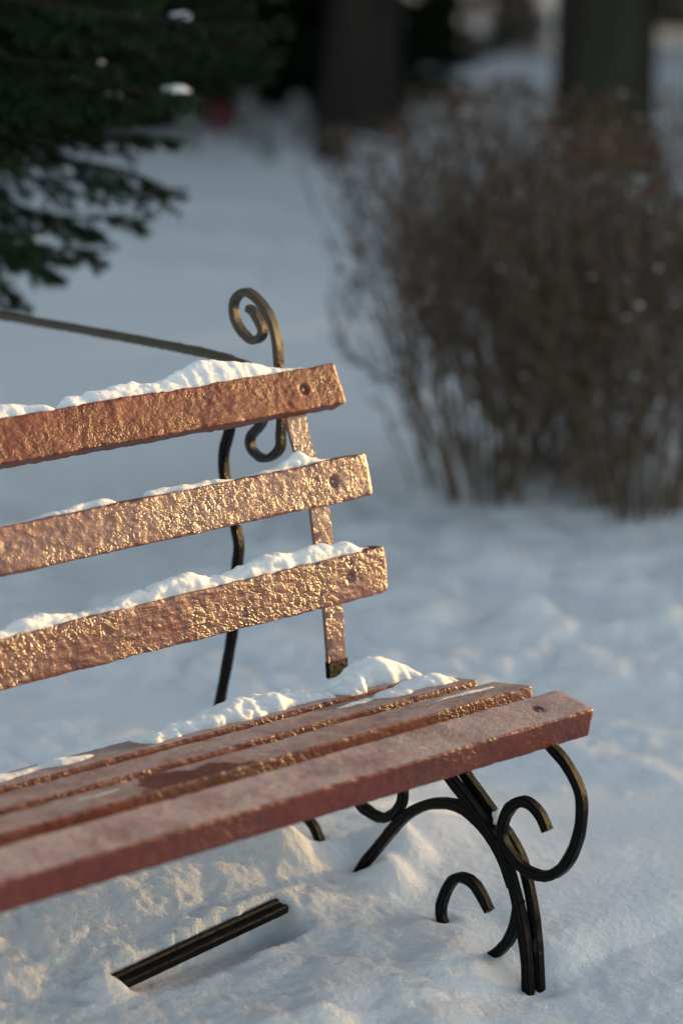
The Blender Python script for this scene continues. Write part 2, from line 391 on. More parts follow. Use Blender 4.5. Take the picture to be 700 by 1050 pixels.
def slat(name, top, tilt_vec, w, h, m, mat, seed, bolts=(), amp=.0006, bow=0):
    """top = (v,z) of front top edge; tilt_vec = unit direction along the top surface backwards; w along it, h perpendicular down."""
    t = np.array(tilt_vec, float); t /= np.linalg.norm(t); nrm = np.array([-t[1], t[0]])
    P = rounded_rect(w, h, .0032, 0)
    us = np.concatenate([np.arange(LEFT, -1.15, .012), np.arange(-1.15, E + 1e-6, .0032)]); us[-1] = E
    k = len(P); nu = len(us)
    U = np.repeat(us[:, None], k, 1)
    c0 = P[:, 0][None, :] + 0 * U; c1 = P[:, 1][None, :] + 0 * U
    # outward direction of outline
    dP = np.roll(P, -1, 0) - np.roll(P, 1, 0); on = np.stack([dP[:, 1], -dP[:, 0]], -1); on /= np.linalg.norm(on, axis=1)[:, None]
    # check sign: outward
    cen = P.mean(0)
    if ((P - cen) * on).sum() < 0: on = -on
    d = amp * fbm(U * 95, c0 * 130 + seed, c1 * 130, 3) + (.0011 if amp > .0004 else .0006) * fbm(U * 13, c0 * 13 + seed * 3.1, c1 * 13, 2)
    # nibbled edges
    edge = np.minimum(np.minimum(np.abs(c0), np.abs(w - c0)) + np.minimum(np.abs(c1), np.abs(h + c1)), .006) / .006
    nib = np.clip(fbm(U * 60, seed + c0 * 20, c1 * 20, 3), 0, 1)
    d -= (1 - edge) * nib * (.0030 if amp > .0004 else .0019)
    for (bu, bc) in bolts:
        if bc[0] == 'f': rr = np.hypot(U - bu, c1 + bc[1]) + 1e3 * (c0 > .002)
        else: rr = np.hypot(U - bu, c0 - bc[1]) + 1e3 * (c1 < -.002)
        d -= .0045 * np.exp(-(rr / .0085) ** 4)
    # ends rounded
    endr = sstep(0, .004, E - U)
    sc = 1 - .0025 / min(w, h) * (1 - endr)
    cc0 = (c0 - w / 2) * sc + w / 2 + d * on[None, :, 0]; cc1 = (c1 + h / 2) * sc - h / 2 + d * on[None, :, 1]
    V = np.stack([U, top[0] + cc0 * t[0] + cc1 * nrm[0], top[1] + cc0 * t[1] + cc1 * nrm[1] + m * (U - E) + bow * (U - E) * (U - LEFT)], -1).reshape(-1, 3)
    # a slightly crooked saw cut at the visible end
    last = V[-k:]; last[:, 0] += .0012 * fbm(last[:, 1] * 80, last[:, 2] * 80, seed, 2)
    F = grid_faces(nu, k, True).tolist()
    F.append(list(range(k))[::-1]); F.append([(nu - 1) * k + i for i in range(k)])
    o = mesh_obj(name, V, F, mat, bench)
    # flat caps
    o.data.polygons[len(F) - 1].use_smooth = False; o.data.polygons[len(F) - 2].use_smooth = False
    return o, t, nrm

def bolt(parent, u, v, z, n, mat, r=.0062):
    """domed bolt head; n = outward normal (v,z)"""
    n = Vector((0, n[0], n[1])).normalized(); q = n.to_track_quat('Z', 'Y')
    V = []; F = []; k = 14
    prof = [(0, .0034), (.35, .0031), (.7, .0022), (.95, .0008), (1.05, -.003)]
    V.append(Vector((u, v, z)) + q @ Vector((0, 0, prof[0][1])))
    for (rr, hh) in prof[1:]:
        for i in range(k):
            a = 2 * math.pi * i / k; V.append(Vector((u, v, z)) + q @ Vector((r * rr * math.cos(a), r * rr * math.sin(a), hh)))
    for i in range(k): F.append([0, 1 + i, 1 + (i + 1) % k])
    for j in range(len(prof) - 2):
        for i in range(k): F.append([1 + j * k + i, 1 + (j + 1) * k + i, 1 + (j + 1) * k + (i + 1) % k, 1 + j * k + (i + 1) % k])
    return mesh_obj('bolt', V, F, mat, parent)

SL = {}
def back(key, ft, fb, m, seed, thick=.034):
    ft = np.array(ft); fb = np.array(fb); dn = fb - ft; h = np.linalg.norm(dn); dn /= h
    t = np.array([-dn[1], dn[0]])               # backwards, perpendicular to the face
    bz = (0.0, ('f', h * .50)); bz2 = (-1.62, ('f', h * .5))
    o, t, nrm = slat('back_slat', ft, t, thick, h, m, M_LOW_GLINT if key == 'p1' else M_BACK, seed, (bz, bz2))
    for bu in (0.0, -1.62):
        c = ft + dn * h * .5
        bolt(o, bu, c[0] + t[0] * .0048, c[1] + t[1] * .0048 + m * (bu - E), (-t[0], -t[1]), M_STRAP)
    SL[key] = (ft, t, thick, m)
back('p1', (.530, .8955), (.498, .834), .002, 11, .036)
back('p2', (.453, .759), (.435, .692), .0078, 23)
back('p3', (.407, .613), (.399, .538), .0106, 37)
def seat(key, ft, slope, w, h, m, seed, boltc=None):
    t = np.array(slope, float); t /= np.linalg.norm(t)
    bs = ((0.0, ('t', boltc)), (-1.62, ('t', boltc))) if boltc else ()
    o, t, nrm = slat('seat_slat', ft, t, w, h, m, M_SEAT, seed, bs, .00022)
    if boltc:
        for bu in (0.0, -1.62):
            c = np.array(ft) + t * boltc - nrm * .0048
            bolt(o, bu, c[0], c[1] + m * (bu - E), nrm, M_STRAP)
    SL[key] = (np.array(ft), t, w, m)
seat('s1', (-.051, .447), (.075, .0135), .078, .0455, -.0065, 41, .040)
seat('s2', (.077, .4545), (.117, -.0165), .084, .034, -.0075, 53)
seat('s3', (.194, .438), (.115, -.0185), .082, .034, -.006, 61)
seat('s4', (.308, .4185), (.115, -.0185), .082, .034, -.0085, 73)

# --- iron work: square bars swept through the plane of each end
def bar_profile(w, d):
    """w radial, d across (bench length); light groove in each broad face"""
    b = min(w, d) * .16; g = d * .07
    return np.array([(-w/2 + b, -d/2), (-w*.14, -d/2), (0, -d/2 + g), (w*.14, -d/2), (w/2 - b, -d/2), (w/2, -d/2 + b), (w/2, -d*.05), (w/2, d*.05), (w/2, d/2 - b),
                     (w/2 - b, d/2), (w*.14, d/2), (0, d/2 - g), (-w*.14, d/2), (-w/2 + b, d/2), (-w/2, d/2 - b), (-w/2, d*.05), (-w/2, -d*.05), (-w/2, -d/2 + b)])
def bar(name, pts, U, w=.016, d=.016, mat=None, parent=None, taper=0, seed=1.0, step=.004, multi=None):
    Vs, Fs, base = [], [], 0
    for pp, UU, ww, dd in (multi or [(pts, U, w, d)]):
        C = catmull(pp, step); T = np.gradient(C, axis=0); T /= np.linalg.norm(T, axis=1)[:, None]
        Nn = np.stack([-T[:, 1], T[:, 0]], -1); prof = bar_profile(ww, dd); k = len(prof)
        wv = 1 + .05 * fbm(np.arange(len(C)) * .12, seed * 7.7, UU, 2)
        V = np.zeros((len(C), k, 3))
        V[..., 0] = UU + prof[None, :, 1] * wv[:, None]
        V[..., 1] = C[:, 0:1] + prof[None, :, 0] * Nn[:, 0:1] * wv[:, None]
        V[..., 2] = C[:, 1:2] + prof[None, :, 0] * Nn[:, 1:2] * wv[:, None]
        V += (.0005 * np.stack([fbm(V[..., 0] * 120 + seed, V[..., 1] * 120, V[..., 2] * 120, 2) for _ in range(1)] * 3, -1))
        Vs.append(V.reshape(-1, 3)); Fs += grid_faces(len(C), k, True, base).tolist()
        Fs.append([base + i for i in range(k)][::-1]); Fs.append([base + (len(C) - 1) * k + i for i in range(k)])
        base += len(C) * k
    o = mesh_obj(name, np.concatenate(Vs), Fs, mat or M_IRON, parent or bench)
    o.data.polygons.foreach_set('use_smooth', np.full(len(o.data.polygons), True))
    try:
        o.data.set_sharp_from_angle(angle=R(38))
    except Exception: pass
    return o

A_R = [(.30, .372), (.24, .352), (.190, .322), (.157, .296), (.107, .258), (.047, .206), (.019, .140), (.005, .063), (-.001, .005), (-.001, -.06)]
A_L = [(.32, .370), (.25, .350), (.200, .322), (.172, .299), (.125, .266), (.080, .231), (.048, .193), (.019, .120), (.005, .056), (0, 0), (0, -.06)]
ARCH = [(.395, .03), (.381, .084), (.328, .149), (.283, .200), (.241, .232), (.195, .252), (.148, .257), (.111, .244), (.082, .224), (.056, .196), (.036, .160)]
C_S = [(.372, .365), (.392, .30), (.396, .235), (.382, .205), (.358, .194), (.328, .192), (.300, .206), (.283, .227), (.279, .248), (.285, .275), (.300, .290)]
D_S = [(.020, .434), (-.010, .425), (-.036, .404), (-.061, .389), (-.083, .369), (-.099, .344), (-.102, .312), (-.096, .275), (-.079, .236), (-.054, .208), (-.024, .194), (.011, .195), (.040, .211),
       (.059, .232), (.057, .259), (.043, .285), (.022, .300), (.001, .301), (-.020, .289), (-.034, .269)]
E_S = [(.022, .142), (.027, .114), (.033, .090), (.045, .066), (.066, .043), (.095, .022), (.130, .015), (.165, .028), (.187, .058), (.190, .082), (.178, .113), (.161, .136), (.142, .143), (.118, .140), (.101, .125), (.084, .105)]
H_S = [(.647, .980), (.632, .973), (.613, .951), (.616, .937), (.633, .928), (.651, .932), (.672, .946), (.684, .967), (.680, .990), (.656, 1.005), (.632, 1.000), (.607, .984),
       (.589, .962), (.577, .931), (.574, .906), (.571, .86), (.567, .810), (.569, .785), (.571, .761), (.592, .742), (.618, .736), (.642, .747), (.644, .767), (.622, .788), (.604, .815), (.600, .845)]
J_S = [(.600, .878), (.640, .868), (.680, .825), (.700, .765), (.713, .731), (.713, .696), (.698, .645), (.684, .605), (.677, .577), (.681, .548), (.687, .500), (.697, .420), (.735, .278), (.775, .140), (.80, -.02)]
G_S = [(.455, .07), (.481, .119), (.501, .139), (.55, .160), (.66, .150), (.778, .125)]
RAIL = [(.03, .403), (.07, .403), (.16, .393), (.27, .374), (.375, .350), (.46, .31), (.56, .25), (.66, .215), (.752, .215)]
ROD = [(.575, .872), (.66, .884), (.761, .891), (1.054, .889), (1.347, .884), (1.62, .878), (1.72, .85), (1.77, .76), (1.78, .4), (1.80, -.02)]
K_S = [(.5405, .845), (.535, .811), (.524, .779), (.500, .725), (.480, .670), (.470, .619), (.449, .517), (.438, .409)]
def iron_end(U):
    o = bar('front_leg', None, None, multi=[(A_L, U, .0175, .0165), (A_R, U + .0235, .0165, .0165)], seed=2 + U)
    # welded spacer plate between the twin bars
    bar('spacer_plate', [(.0045, .082), (.003, .060)], U + .0118, .012, .0100, parent=o)
    bar('leg_arch', ARCH, U, .0165, .0165, seed=3.3 + U)
    bar('scroll', D_S, U, .016, .0165, seed=4.1 + U)
    bar('scroll', E_S, U, .0155, .0165, seed=5.2 + U)
    bar('scroll', C_S, U, .016, .0165, seed=6.2 + U)
    bar('scroll', H_S, U, .0125, .0165, M_TWO_TONE, seed=7.4 + U)
    bar('rear_leg', J_S, U, .0150, .0165, seed=8.8 + U)
    bar('rear_brace', G_S, U, .0150, .0150, seed=9.8 + U)
    bar('seat_rail', RAIL, U, .014, .026, seed=10.8 + U)
    bar('rear_stay', ROD, U, .014, .0155, M_TWO_TONE, seed=12.8 + U)
    bar('back_strap', [(a - .003, b) for a, b in K_S], U, .007, .040, M_STRAP, seed=13.8 + U)
    bar('strap_tip', [(.4365, .431), (.4355, .420), (.4350, .405)], U + .0005, .0088, .0415, seed=14.4 + U)
iron_end(0.0); iron_end(-1.62)

# ------------------------------------------------------------------ iron angle lying in the snow
pa, pb = to_world(*BAR_A, .092), to_world(*BAR_B, .103)
L = (pb - pa).length + .02; mid = (pa + pb) / 2
k = 60; xs = np.linspace(-L / 2, L / 2, k)
prof = np.array([(0, 0), (0, .030), (.004, .030), (.0045, .0045), (.030, .004), (.030, 0)])      # L section
prof = np.array([(-.013, -.008), (-.013, .003), (-.010, .005), (-.006, .005), (-.003, .0015), (.006, .0015), (.009, .005), (.014, .005), (.014, -.008)])
V = []
for x in xs:
    for (p, q) in prof: V.append((x + (.0015 * mn.noise((x * 60, p * 90, q * 90))), p, q + .0006 * mn.noise((x * 90, p * 90, q * 60))))
F = grid_faces(k, len(prof), True).tolist(); F += [list(range(len(prof)))[::-1], [(k - 1) * len(prof) + i for i in range(len(prof))]]
ib = mesh_obj('iron_bar', V, F, M_IRON, smooth=False, label='grooved black iron bar lying half buried in the snow heap under the bench seat', cat='iron bar')
ib.location = mid; dvec = (pb - pa); ib.rotation_euler = (R(14), -math.asin(dvec.z / dvec.length), math.atan2(dvec.y, dvec.x))

# ------------------------------------------------------------------ snow lying on the slats
def snow_ridge(key, label, prof, t0=.0, t1=1.0, seed=0, group=None, over=.0, peak=.5, rough=1.0, name='snow_ridge'):
    """prof: list of (u, height). lies on the top face of slat `key`"""
    ft, t, w, m = SL[key]; n = np.array([-t[1], t[0]])
    pu = np.array([p[0] for p in prof]); ph = np.array([p[1] for p in prof])
    us = np.arange(pu[0], pu[-1], .0022); nt_ = 44
    tt = np.linspace(0, 1, nt_)
    U, T = np.meshgrid(us, tt, indexing='ij')
    Hh = np.interp(U, pu, ph)
    # ragged outline
    lo = t0 + .10 * fbm(us * 28, seed, 0, 3) * w / w; hi = t1 + .06 * fbm(us * 28, seed + 5, 0, 3)
    shrink = 1 - np.clip(np.interp(us, pu, ph) / .006, .0, 1); mid_ = lo * (1 - peak) + hi * peak
    lo = lo + (mid_ - lo) * shrink * .85; hi = hi + (mid_ - hi) * shrink * .85
    lo = np.maximum(lo, .03 - over); hi = np.minimum(hi, .98 + over)
    C = (lo[:, None] + (hi - lo)[:, None] * T) * w
    dome = np.clip(1 - np.abs(2 * T - 1) ** 2.3, 0, 1) ** .66
    ker = np.hanning(9); ker /= ker.sum()
    Hs = np.convolve(np.pad(np.interp(us, pu, ph), 4, mode='edge'), ker, 'valid')[:, None] + 0 * U
    hgt = np.maximum(Hs * dome * (1 + .07 * fbm(U * 12, C * 12, seed, 2)), 0)
    k_ = np.clip(hgt / .007, 0, 1) * rough
    q0, q1, q2 = U, C, hgt
    lump = .0046 * fbm(q0 * 30 + q2 * 25, q1 * 34 + seed, q2 * 60, 2) + .0014 * fbm(q0 * 75, q1 * 75 - seed, q2 * 110, 2) + .0006 * fbm(q0 * 125, q1 * 125, q2 * 125 + seed, 3)
    side_ = (2 * T - 1)
    hgt = np.maximum(hgt + lump * k_ * (1 - .5 * np.abs(side_)), 0) - .0015 * (1 - dome)
    off = lump * k_ * side_ * 1.2
    cen = np.array([(us[0] + us[-1]) / 2, ft[0] + t[0] * w / 2, ft[1] + t[1] * w / 2 + m * ((us[0] + us[-1]) / 2 - E)])
    VV = ft[0] + t[0] * (C + off) + n[0] * hgt; ZZ = ft[1] + t[1] * C + n[1] * hgt + m * (U - E)
    Vt = np.stack([U - cen[0], VV - cen[1], ZZ - cen[2]], -1).reshape(-1, 3)
    VB = ft[0] + t[0] * C + n[0] * -.0025; ZB = ft[1] + t[1] * C + n[1] * -.0025 + m * (U - E)
    Vb = np.stack([U - cen[0], VB - cen[1], ZB - cen[2]], -1).reshape(-1, 3)
    nu = len(us); F1 = grid_faces(nu, nt_); F2 = grid_faces(nu, nt_)[:, ::-1] + nu * nt_
    # stitch rim
    rim = [i * nt_ for i in range(nu)] + [(nu - 1) * nt_ + j for j in range(1, nt_)] + [i * nt_ + nt_ - 1 for i in range(nu - 2, -1, -1)] + [j for j in range(nt_ - 2, 0, -1)]
    rim = np.array(rim); r2 = np.roll(rim, -1)
    F3 = np.stack([rim, rim + nu * nt_, r2 + nu * nt_, r2], -1)
    o = mesh_obj(name, np.concatenate([Vt, Vb]), np.concatenate([F1[:, ::-1], F2[:, ::-1], F3]), M_CAP, label=label, cat='snow', group=group)
    o.location = to_world(cen[0], cen[1], cen[2]); o.rotation_euler = (0, 0, BR)
    return o
def px(xe, u0):      # helper: positions read off along a slat, in slat fractions
    return lambda L: [(u0 + (E - u0) * x / xe, max(h - 4.6, .3) / 660.0) for x, h in L]
g = 'snow lying on the bench slats'
q = px(342, -.59)
snow_ridge('p1', 'long thick snow ridge on the topmost back slat', q([(-380, 6), (-250, 14), (-120, 18), (-40, 9), (0, 8), (18, 22), (36, 15), (66, 6), (76, 18), (107, 18), (143, 23), (160, 16), (178, 22), (200, 27), (214, 32), (232, 28), (250, 26), (270, 19), (290, 14), (310, 8), (328, 4), (338, 3)]), .10, 1, 1, g)
q = px(375, -.64)
snow_ridge('p2', 'thin broken snow strip on the middle back slat left of the rear leg', q([(-300, 5), (-100, 9), (-30, 6), (0, 5), (25, 3), (45, 6), (70, 10), (112, 10), (122, 4), (148, 4), (156, 11), (190, 10), (225, 7), (240, 3.4)]), .35, 1, 12, g)
snow_ridge('p2', 'small snow drift on the middle back slat against the upright strap', q([(252, 4), (268, 8), (288, 9), (298, 12), (306, 19), (313, 19), (322, 12), (335, 7), (350, 5), (362, 4), (370, 3.3)]), .25, 1, 17, g)
q = px(395, -.676)
snow_ridge('p3', 'long rounded snow ridge on the lowest back slat', q([(-320, 6), (-160, 12), (-20, 9), (0, 9), (20, 15), (43, 16), (70, 10), (90, 8), (118, 10), (128, 16), (140, 19), (149, 12), (157, 18), (185, 22), (214, 15), (245, 18), (270, 22), (300, 20), (320, 20), (340, 19), (360, 14), (374, 7), (384, 4)]), .12, 1, 25, g)
q = px(438, -.75)
snow_ridge('s4', 'thin patchy snow at the near end of the rearmost seat slat', q([(-350, 5), (-200, 9), (-60, 8), (0, 8), (30, 7), (55, 6), (72, 8), (90, 7), (106, 4)]), .30, 1, 33, g)
snow_ridge('s4', 'lumpy snow ridge along the rearmost seat slat below the back', q([(150, 6), (160, 14), (175, 15), (195, 18), (215, 15), (240, 20), (257, 23), (285, 21), (300, 20), (320, 16), (335, 12), (345, 5)]), .22, 1, 41, g, rough=1.3)
snow_ridge('s4', 'tallest heap of snow at the far corner of the seat', q([(346, 5), (356, 14), (368, 22), (382, 28), (395, 31), (408, 30), (420, 24), (430, 16), (436, 8)]), .10, 1.0, 52, g, rough=.8, over=.06, name='snow_heap')
q = px(490, -.827)
snow_ridge('s3', 'low mound of snow beside the tallest heap on the seat', q([(395, 4), (410, 8), (425, 9), (440, 11), (455, 14), (468, 13), (478, 9), (486, 4)]), .25, 1.0, 63, g, rough=.8, over=.05, name='snow_heap')
snow_ridge('s3', 'flat flake of snow on the seat slat in front of the tallest heap', q([(355, 3.3), (368, 6), (385, 6.5), (400, 5), (408, 3.3)]), .45, .9, 71, g, name='snow_patch')
q = px(546, -.909)
snow_ridge('s2', 'flat patch of snow on the far end of the second seat slat', q([(440, 3.4), (460, 4.2), (480, 5.5), (500, 6), (515, 5.2), (526, 3.4)]), .30, .95, 83, g, name='snow_patch')
snow_ridge('s2', 'small icy snow crust lying in the thawed dark patch of the seat', q([(92, 3.4), (104, 4.5), (118, 5), (128, 3.4)]), .35, .9, 88, g, name='snow_patch')

def snow_lump(name, label, c, r, seed, group=None, sub=4, rz=0, world=True):
    import bmesh
    bm = bmesh.new(); bmesh.ops.create_icosphere(bm, subdivisions=sub, radius=1)
    for v in bm.verts:
        p = v.co.copy(); d = 1 + .45 * mn.noise(p * 1.6 + Vector((seed, 0, 0))) + .16 * mn.noise(p * 4 + Vector((0, seed, 0)))
        p *= d
        if p.z < -.35: p.z = -.35
        v.co = Vector((p.x * r[0], p.y * r[1], p.z * r[2]))
    me = bpy.data.meshes.new(name); bm.to_mesh(me); bm.free(); me.materials.append(M_CAP)
    me.polygons.foreach_set('use_smooth', np.full(len(me.polygons), True))
    o = bpy.data.objects.new(name, me); COL.objects.link(o); o.location = c; o.rotation_euler = (0, 0, rz)
    return tag(o, label, 'snow', group)
snow_lump('snow_clump', 'pinch of snow caught in the fork of the front leg and the scroll', to_world(.014, .082, .252), (.010, .010, .017), 3)

# ------------------------------------------------------------------ plants
def tube(pts, rad, k=4):
    """pts (n,3), rad (n,) -> V,F"""
    pts = np.asarray(pts, float); n = len(pts)
    T = np.gradient(pts, axis=0); T /= (np.linalg.norm(T, axis=1)[:, None] + 1e-9)
    ref = np.where(np.abs(T[:, 2:3]) > .9, np.array([[1., 0, 0]]), np.array([[0., 0, 1]]))
    A = np.cross(T, ref); A /= (np.linalg.norm(A, axis=1)[:, None] + 1e-9); B = np.cross(T, A)
    ang = np.arange(k) * 2 * np.pi / k
    V = pts[:, None, :] + rad[:, None, None] * (np.cos(ang)[None, :, None] * A[:, None, :] + np.sin(ang)[None, :, None] * B[:, None, :])
    return V.reshape(-1, 3), grid_faces(n, k, True)
class Acc:
    def __init__(s): s.V, s.F, s.n = [], [], 0
    def add(s, V, F): s.V.append(V); s.F.append(np.asarray(F) + s.n); s.n += len(V)
    def build(s, name, mat, parent=None, smooth=True, **k):
        return mesh_obj(name, np.concatenate(s.V), np.concatenate(s.F), mat, parent, smooth, **k)

def shrub(loc, rx, ry, height, nst, seed, label, group, spread=.55, leaves=500, dens=1.0, rz=0):
    r = np.random.default_rng(seed)
    root = empty('bare_shrub', loc, rz, label=label, cat='shrub', group=group)
    st, tw = Acc(), Acc(); lf = Acc()
    tips = []
    def grow(p, d, L, rad, depth):
        n = 5 if depth < 2 else 4
        pts = [p]; dd = d.copy(); wob = .20 if depth < 2 else .30
        for i in range(n):
            dd = dd + r.normal(0, wob, 3) * .5 + np.array([0, 0, .10 if depth < 2 else .05]); dd /= np.linalg.norm(dd)
            pts.append(pts[-1] + dd * L / n)
            q = pts[-1]
            if q[2] > height: q[2] = height - abs(r.normal(0, .02))       # clipped flat
            lim_ = rx + .30 * min(1, max(q[2], 0) / (.45 * height)) ** .7; rq = math.hypot(q[0], q[1])
            if rq > lim_: q[:2] *= (lim_ - abs(r.normal(0, .045))) / rq      # clipped at the sides
        pts = np.array(pts); rr = rad * np.linspace(1, .55, n + 1)
        V, F = tube(pts, rr, 5 if depth == 0 else 3)
        (st if depth == 0 else tw).add(V, F)
        if depth < 3:
            nc = [5, 5, 4][depth]
            nc = max(2, int(nc * dens + r.random() - .1))
            for j in range(nc):
                k = int(r.integers(1 if depth else 2, n + 1)); nd = pts[min(k, n)] - pts[k - 1]; nd /= np.linalg.norm(nd)
                side = r.normal(0, 1, 3); side -= side.dot(nd) * nd; side /= np.linalg.norm(side)
                nd = nd + side * (.45 + .35 * r.random()); nd /= np.linalg.norm(nd)
                grow(pts[k], nd, L * (.62 + .25 * r.random()), rad * .58, depth + 1)
        else:
            tips.append(pts[-1]); tips.append(pts[-2])
    for i in range(nst):
        a = r.random() * 2 * np.pi; q = math.sqrt(r.random())
        p = np.array([math.cos(a) * rx * q, math.sin(a) * ry * q, -.06])
        d = np.array([math.cos(a) * spread * (q * .8 + .2), math.sin(a) * spread * .8 * q, 1.0]); d += r.normal(0, .10, 3); d /= np.linalg.norm(d)
        grow(p, d, height * (.44 + .16 * r.random()), .0048 + .0045 * r.random(), 0)
    for i in range(int(nst * 2.2)):                       # straight young shoots from the base
        a = r.random() * 2 * np.pi; q = math.sqrt(r.random()); p = np.array([math.cos(a) * rx * q * 1.15, math.sin(a) * ry * q * 1.15, -.04])
        d = np.array([math.cos(a) * spread * q * .8, math.sin(a) * spread * .7 * q, 1.0]) + r.normal(0, .08, 3); l = height * r.uniform(.35, .95)
        tq = np.linspace(0, 1, 6)[:, None]; pts = p + d * l * tq + r.normal(0, .008, (6, 3)) * tq
        V, F = tube(pts, .0036 * np.linspace(1, .4, 6), 3); tw.add(V, F)
        for j in range(4):
            b0 = pts[r.integers(1, 5)]; e0 = b0 + (d * .6 + r.normal(0, .45, 3)) * .16; V, F = tube(np.array([b0, (b0 + e0) / 2 + r.normal(0, .006, 3), e0]), np.array([.0022, .0018, .001]), 3); tw.add(V, F)
    T = np.array(tips); fl = Acc()
    for c in T[r.integers(0, len(T), 40)]:
        s_ = r.uniform(.003, .007); c = c + [0, 0, .003]
        fl.add(np.array([c + [s_ * 1.4, 0, 0], c + [0, s_, 0], c - [s_ * 1.4, 0, 0], c - [0, s_, 0], c + [0, 0, s_], c - [0, 0, s_ * .4]]),
               [[0, 1, 4], [1, 2, 4], [2, 3, 4], [3, 0, 4], [1, 0, 5], [2, 1, 5], [3, 2, 5], [0, 3, 5]])
    tag(fl.build('snow_flecks', M_CAP, root), kind='stuff')
    T = T[T[:, 2] > height * .55]; idx = r.integers(0, len(T), leaves)
    for c in T[idx]:
        s = .010 + .010 * r.random(); a = r.normal(0, 1, 3); a /= np.linalg.norm(a); b = np.cross(a, r.normal(0, 1, 3)); b /= np.linalg.norm(b)
        c = c + r.normal(0, .01, 3)
        lf.add(np.array([c - a * s, c + b * s * .5, c + a * s, c - b * s * .5]), [[0, 1, 2, 3]])
    st.build('stem', M_TWIG, root); tw.build('twigs', M_TWIG, root)
    lf.build('withered_leaves', M_LEAF, root, smooth=False)
    return root
gs = 'bare shrubs behind the bench'
def gp(x, y): return Vector((x, y, gz(x, y)))
shrub(gp(.44, 7.10), .20, .16, 1.00, 24, 101, 'bare brown shrub with its stems closest to the bench back, leftmost of the hedge', gs, .50, 500, 0.82)
shrub(gp(.80, 6.85), .12, .10, .97, 16, 102, 'bare brown shrub standing nearest to the camera on the right of the hedge', gs, .42, 350, .73)
shrub(gp(.66, 7.40), .20, .14, 1.04, 18, 103, 'tallest bare shrub in the back row of the hedge', gs, .42, 600, .71)
shrub(gp(1.16, 7.15), .18, .15, 1.02, 18, 104, 'bare shrub at the far right of the hedge, cut by the picture edge', gs, .45, 400, .73)
snow_lump('snow_clump', 'small tuft of snow caught high in the twigs at the right of the hedge', Vector((.80, 7.2, .86)), (.022, .022, .020), 8)

def needles(acc, p0, p1, r, n, ln=.015, wd=.0016):
    """needles round the twig p0->p1"""
    ax = p1 - p0; L = np.linalg.norm(ax); ax /= L
    t = r.random(n); a = r.random(n) * 2 * np.pi
    ref = np.array([0, 0, 1.]) if abs(ax[2]) < .9 else np.array([1., 0, 0])
    A = np.cross(ax, ref); A /= np.linalg.norm(A); B = np.cross(ax, A)
    side = np.cos(a)[:, None] * A + np.sin(a)[:, None] * B
    d = side * .75 + ax * .65; d /= np.linalg.norm(d, axis=1)[:, None]
    b = p0 + ax * L * t[:, None]
    l = ln * (.7 + .5 * r.random(n))[:, None]
    w = np.cross(d, side + r.normal(0, .3, (n, 3))); w /= np.linalg.norm(w, axis=1)[:, None]
    V = np.stack([b - w * wd, b + w * wd, b + d * l], 1).reshape(-1, 3)
    F = np.arange(n * 3).reshape(-1, 3)
    acc.add(V, F)
def spray(wood, nd, base, tip, r, droop=.10, nside=16, nn=55, ln=.016, wd=.0016, sl=.30, sub=True):
    """one spruce bough from base to tip with flat side twigs"""
    base = np.asarray(base, float); tip = np.asarray(tip, float); L = np.linalg.norm(tip - base)
    n = 12; t = np.linspace(0, 1, n)
    pts = base + (tip - base) * t[:, None]; pts[:, 2] -= droop * L * np.sin(np.pi * t) * .9
    pts += r.normal(0, .006 * L, pts.shape); pts[0] = base
    V, F = tube(pts, .012 * L / 1.2 * np.linspace(1, .15, n) + .0015, 4)
    wood.append((V, F))
    for i in range(n - 1): 
        if i > 3: needles(nd, pts[i], pts[i + 1], r, int(nn * .8), ln, wd)
    for k in range(nside * 2):
        s = (k // 2 + r.random() * .6) / nside; s = .18 + .80 * s
        if s > .99: continue
        f = s * (n - 1); i = int(f); p = pts[i] + (pts[min(i + 1, n - 1)] - pts[i]) * (f - i)
        ax = pts[min(i + 1, n - 1)] - pts[max(i - 1, 0)]; ax /= np.linalg.norm(ax)
        sd = np.cross(ax, [0, 0, 1]); sd /= np.linalg.norm(sd) + 1e-9; sd *= (1 if k % 2 else -1)
        l = L * sl * (1.05 - s) ** .7 * (.75 + .5 * r.random())
        d = sd * .8 + ax * .65 + np.array([0, 0, -.22 + r.normal(0, .22)]); d /= np.linalg.norm(d)
        e = p + d * l; e[2] -= .12 * l
        m = (p + e) / 2 + r.normal(0, .02 * l, 3)
        V, F = tube(np.array([p, m, e]), np.array([.0035, .0025, .001]), 3); wood.append((V, F))
        needles(nd, p, m, r, nn, ln, wd); needles(nd, m, e, r, nn, ln, wd)
        if sub:
            for q in range(3):
                s2 = .25 + .25 * q; pp = p + (e - p) * s2; d2 = d * .7 + np.cross(d, [0, 0, 1]) * (.6 if q % 2 else -.6) + np.array([0, 0, r.normal(-.1, .15)])
                d2 /= np.linalg.norm(d2); needles(nd, pp, pp + d2 * l * .42, r, int(nn * .7), ln, wd)
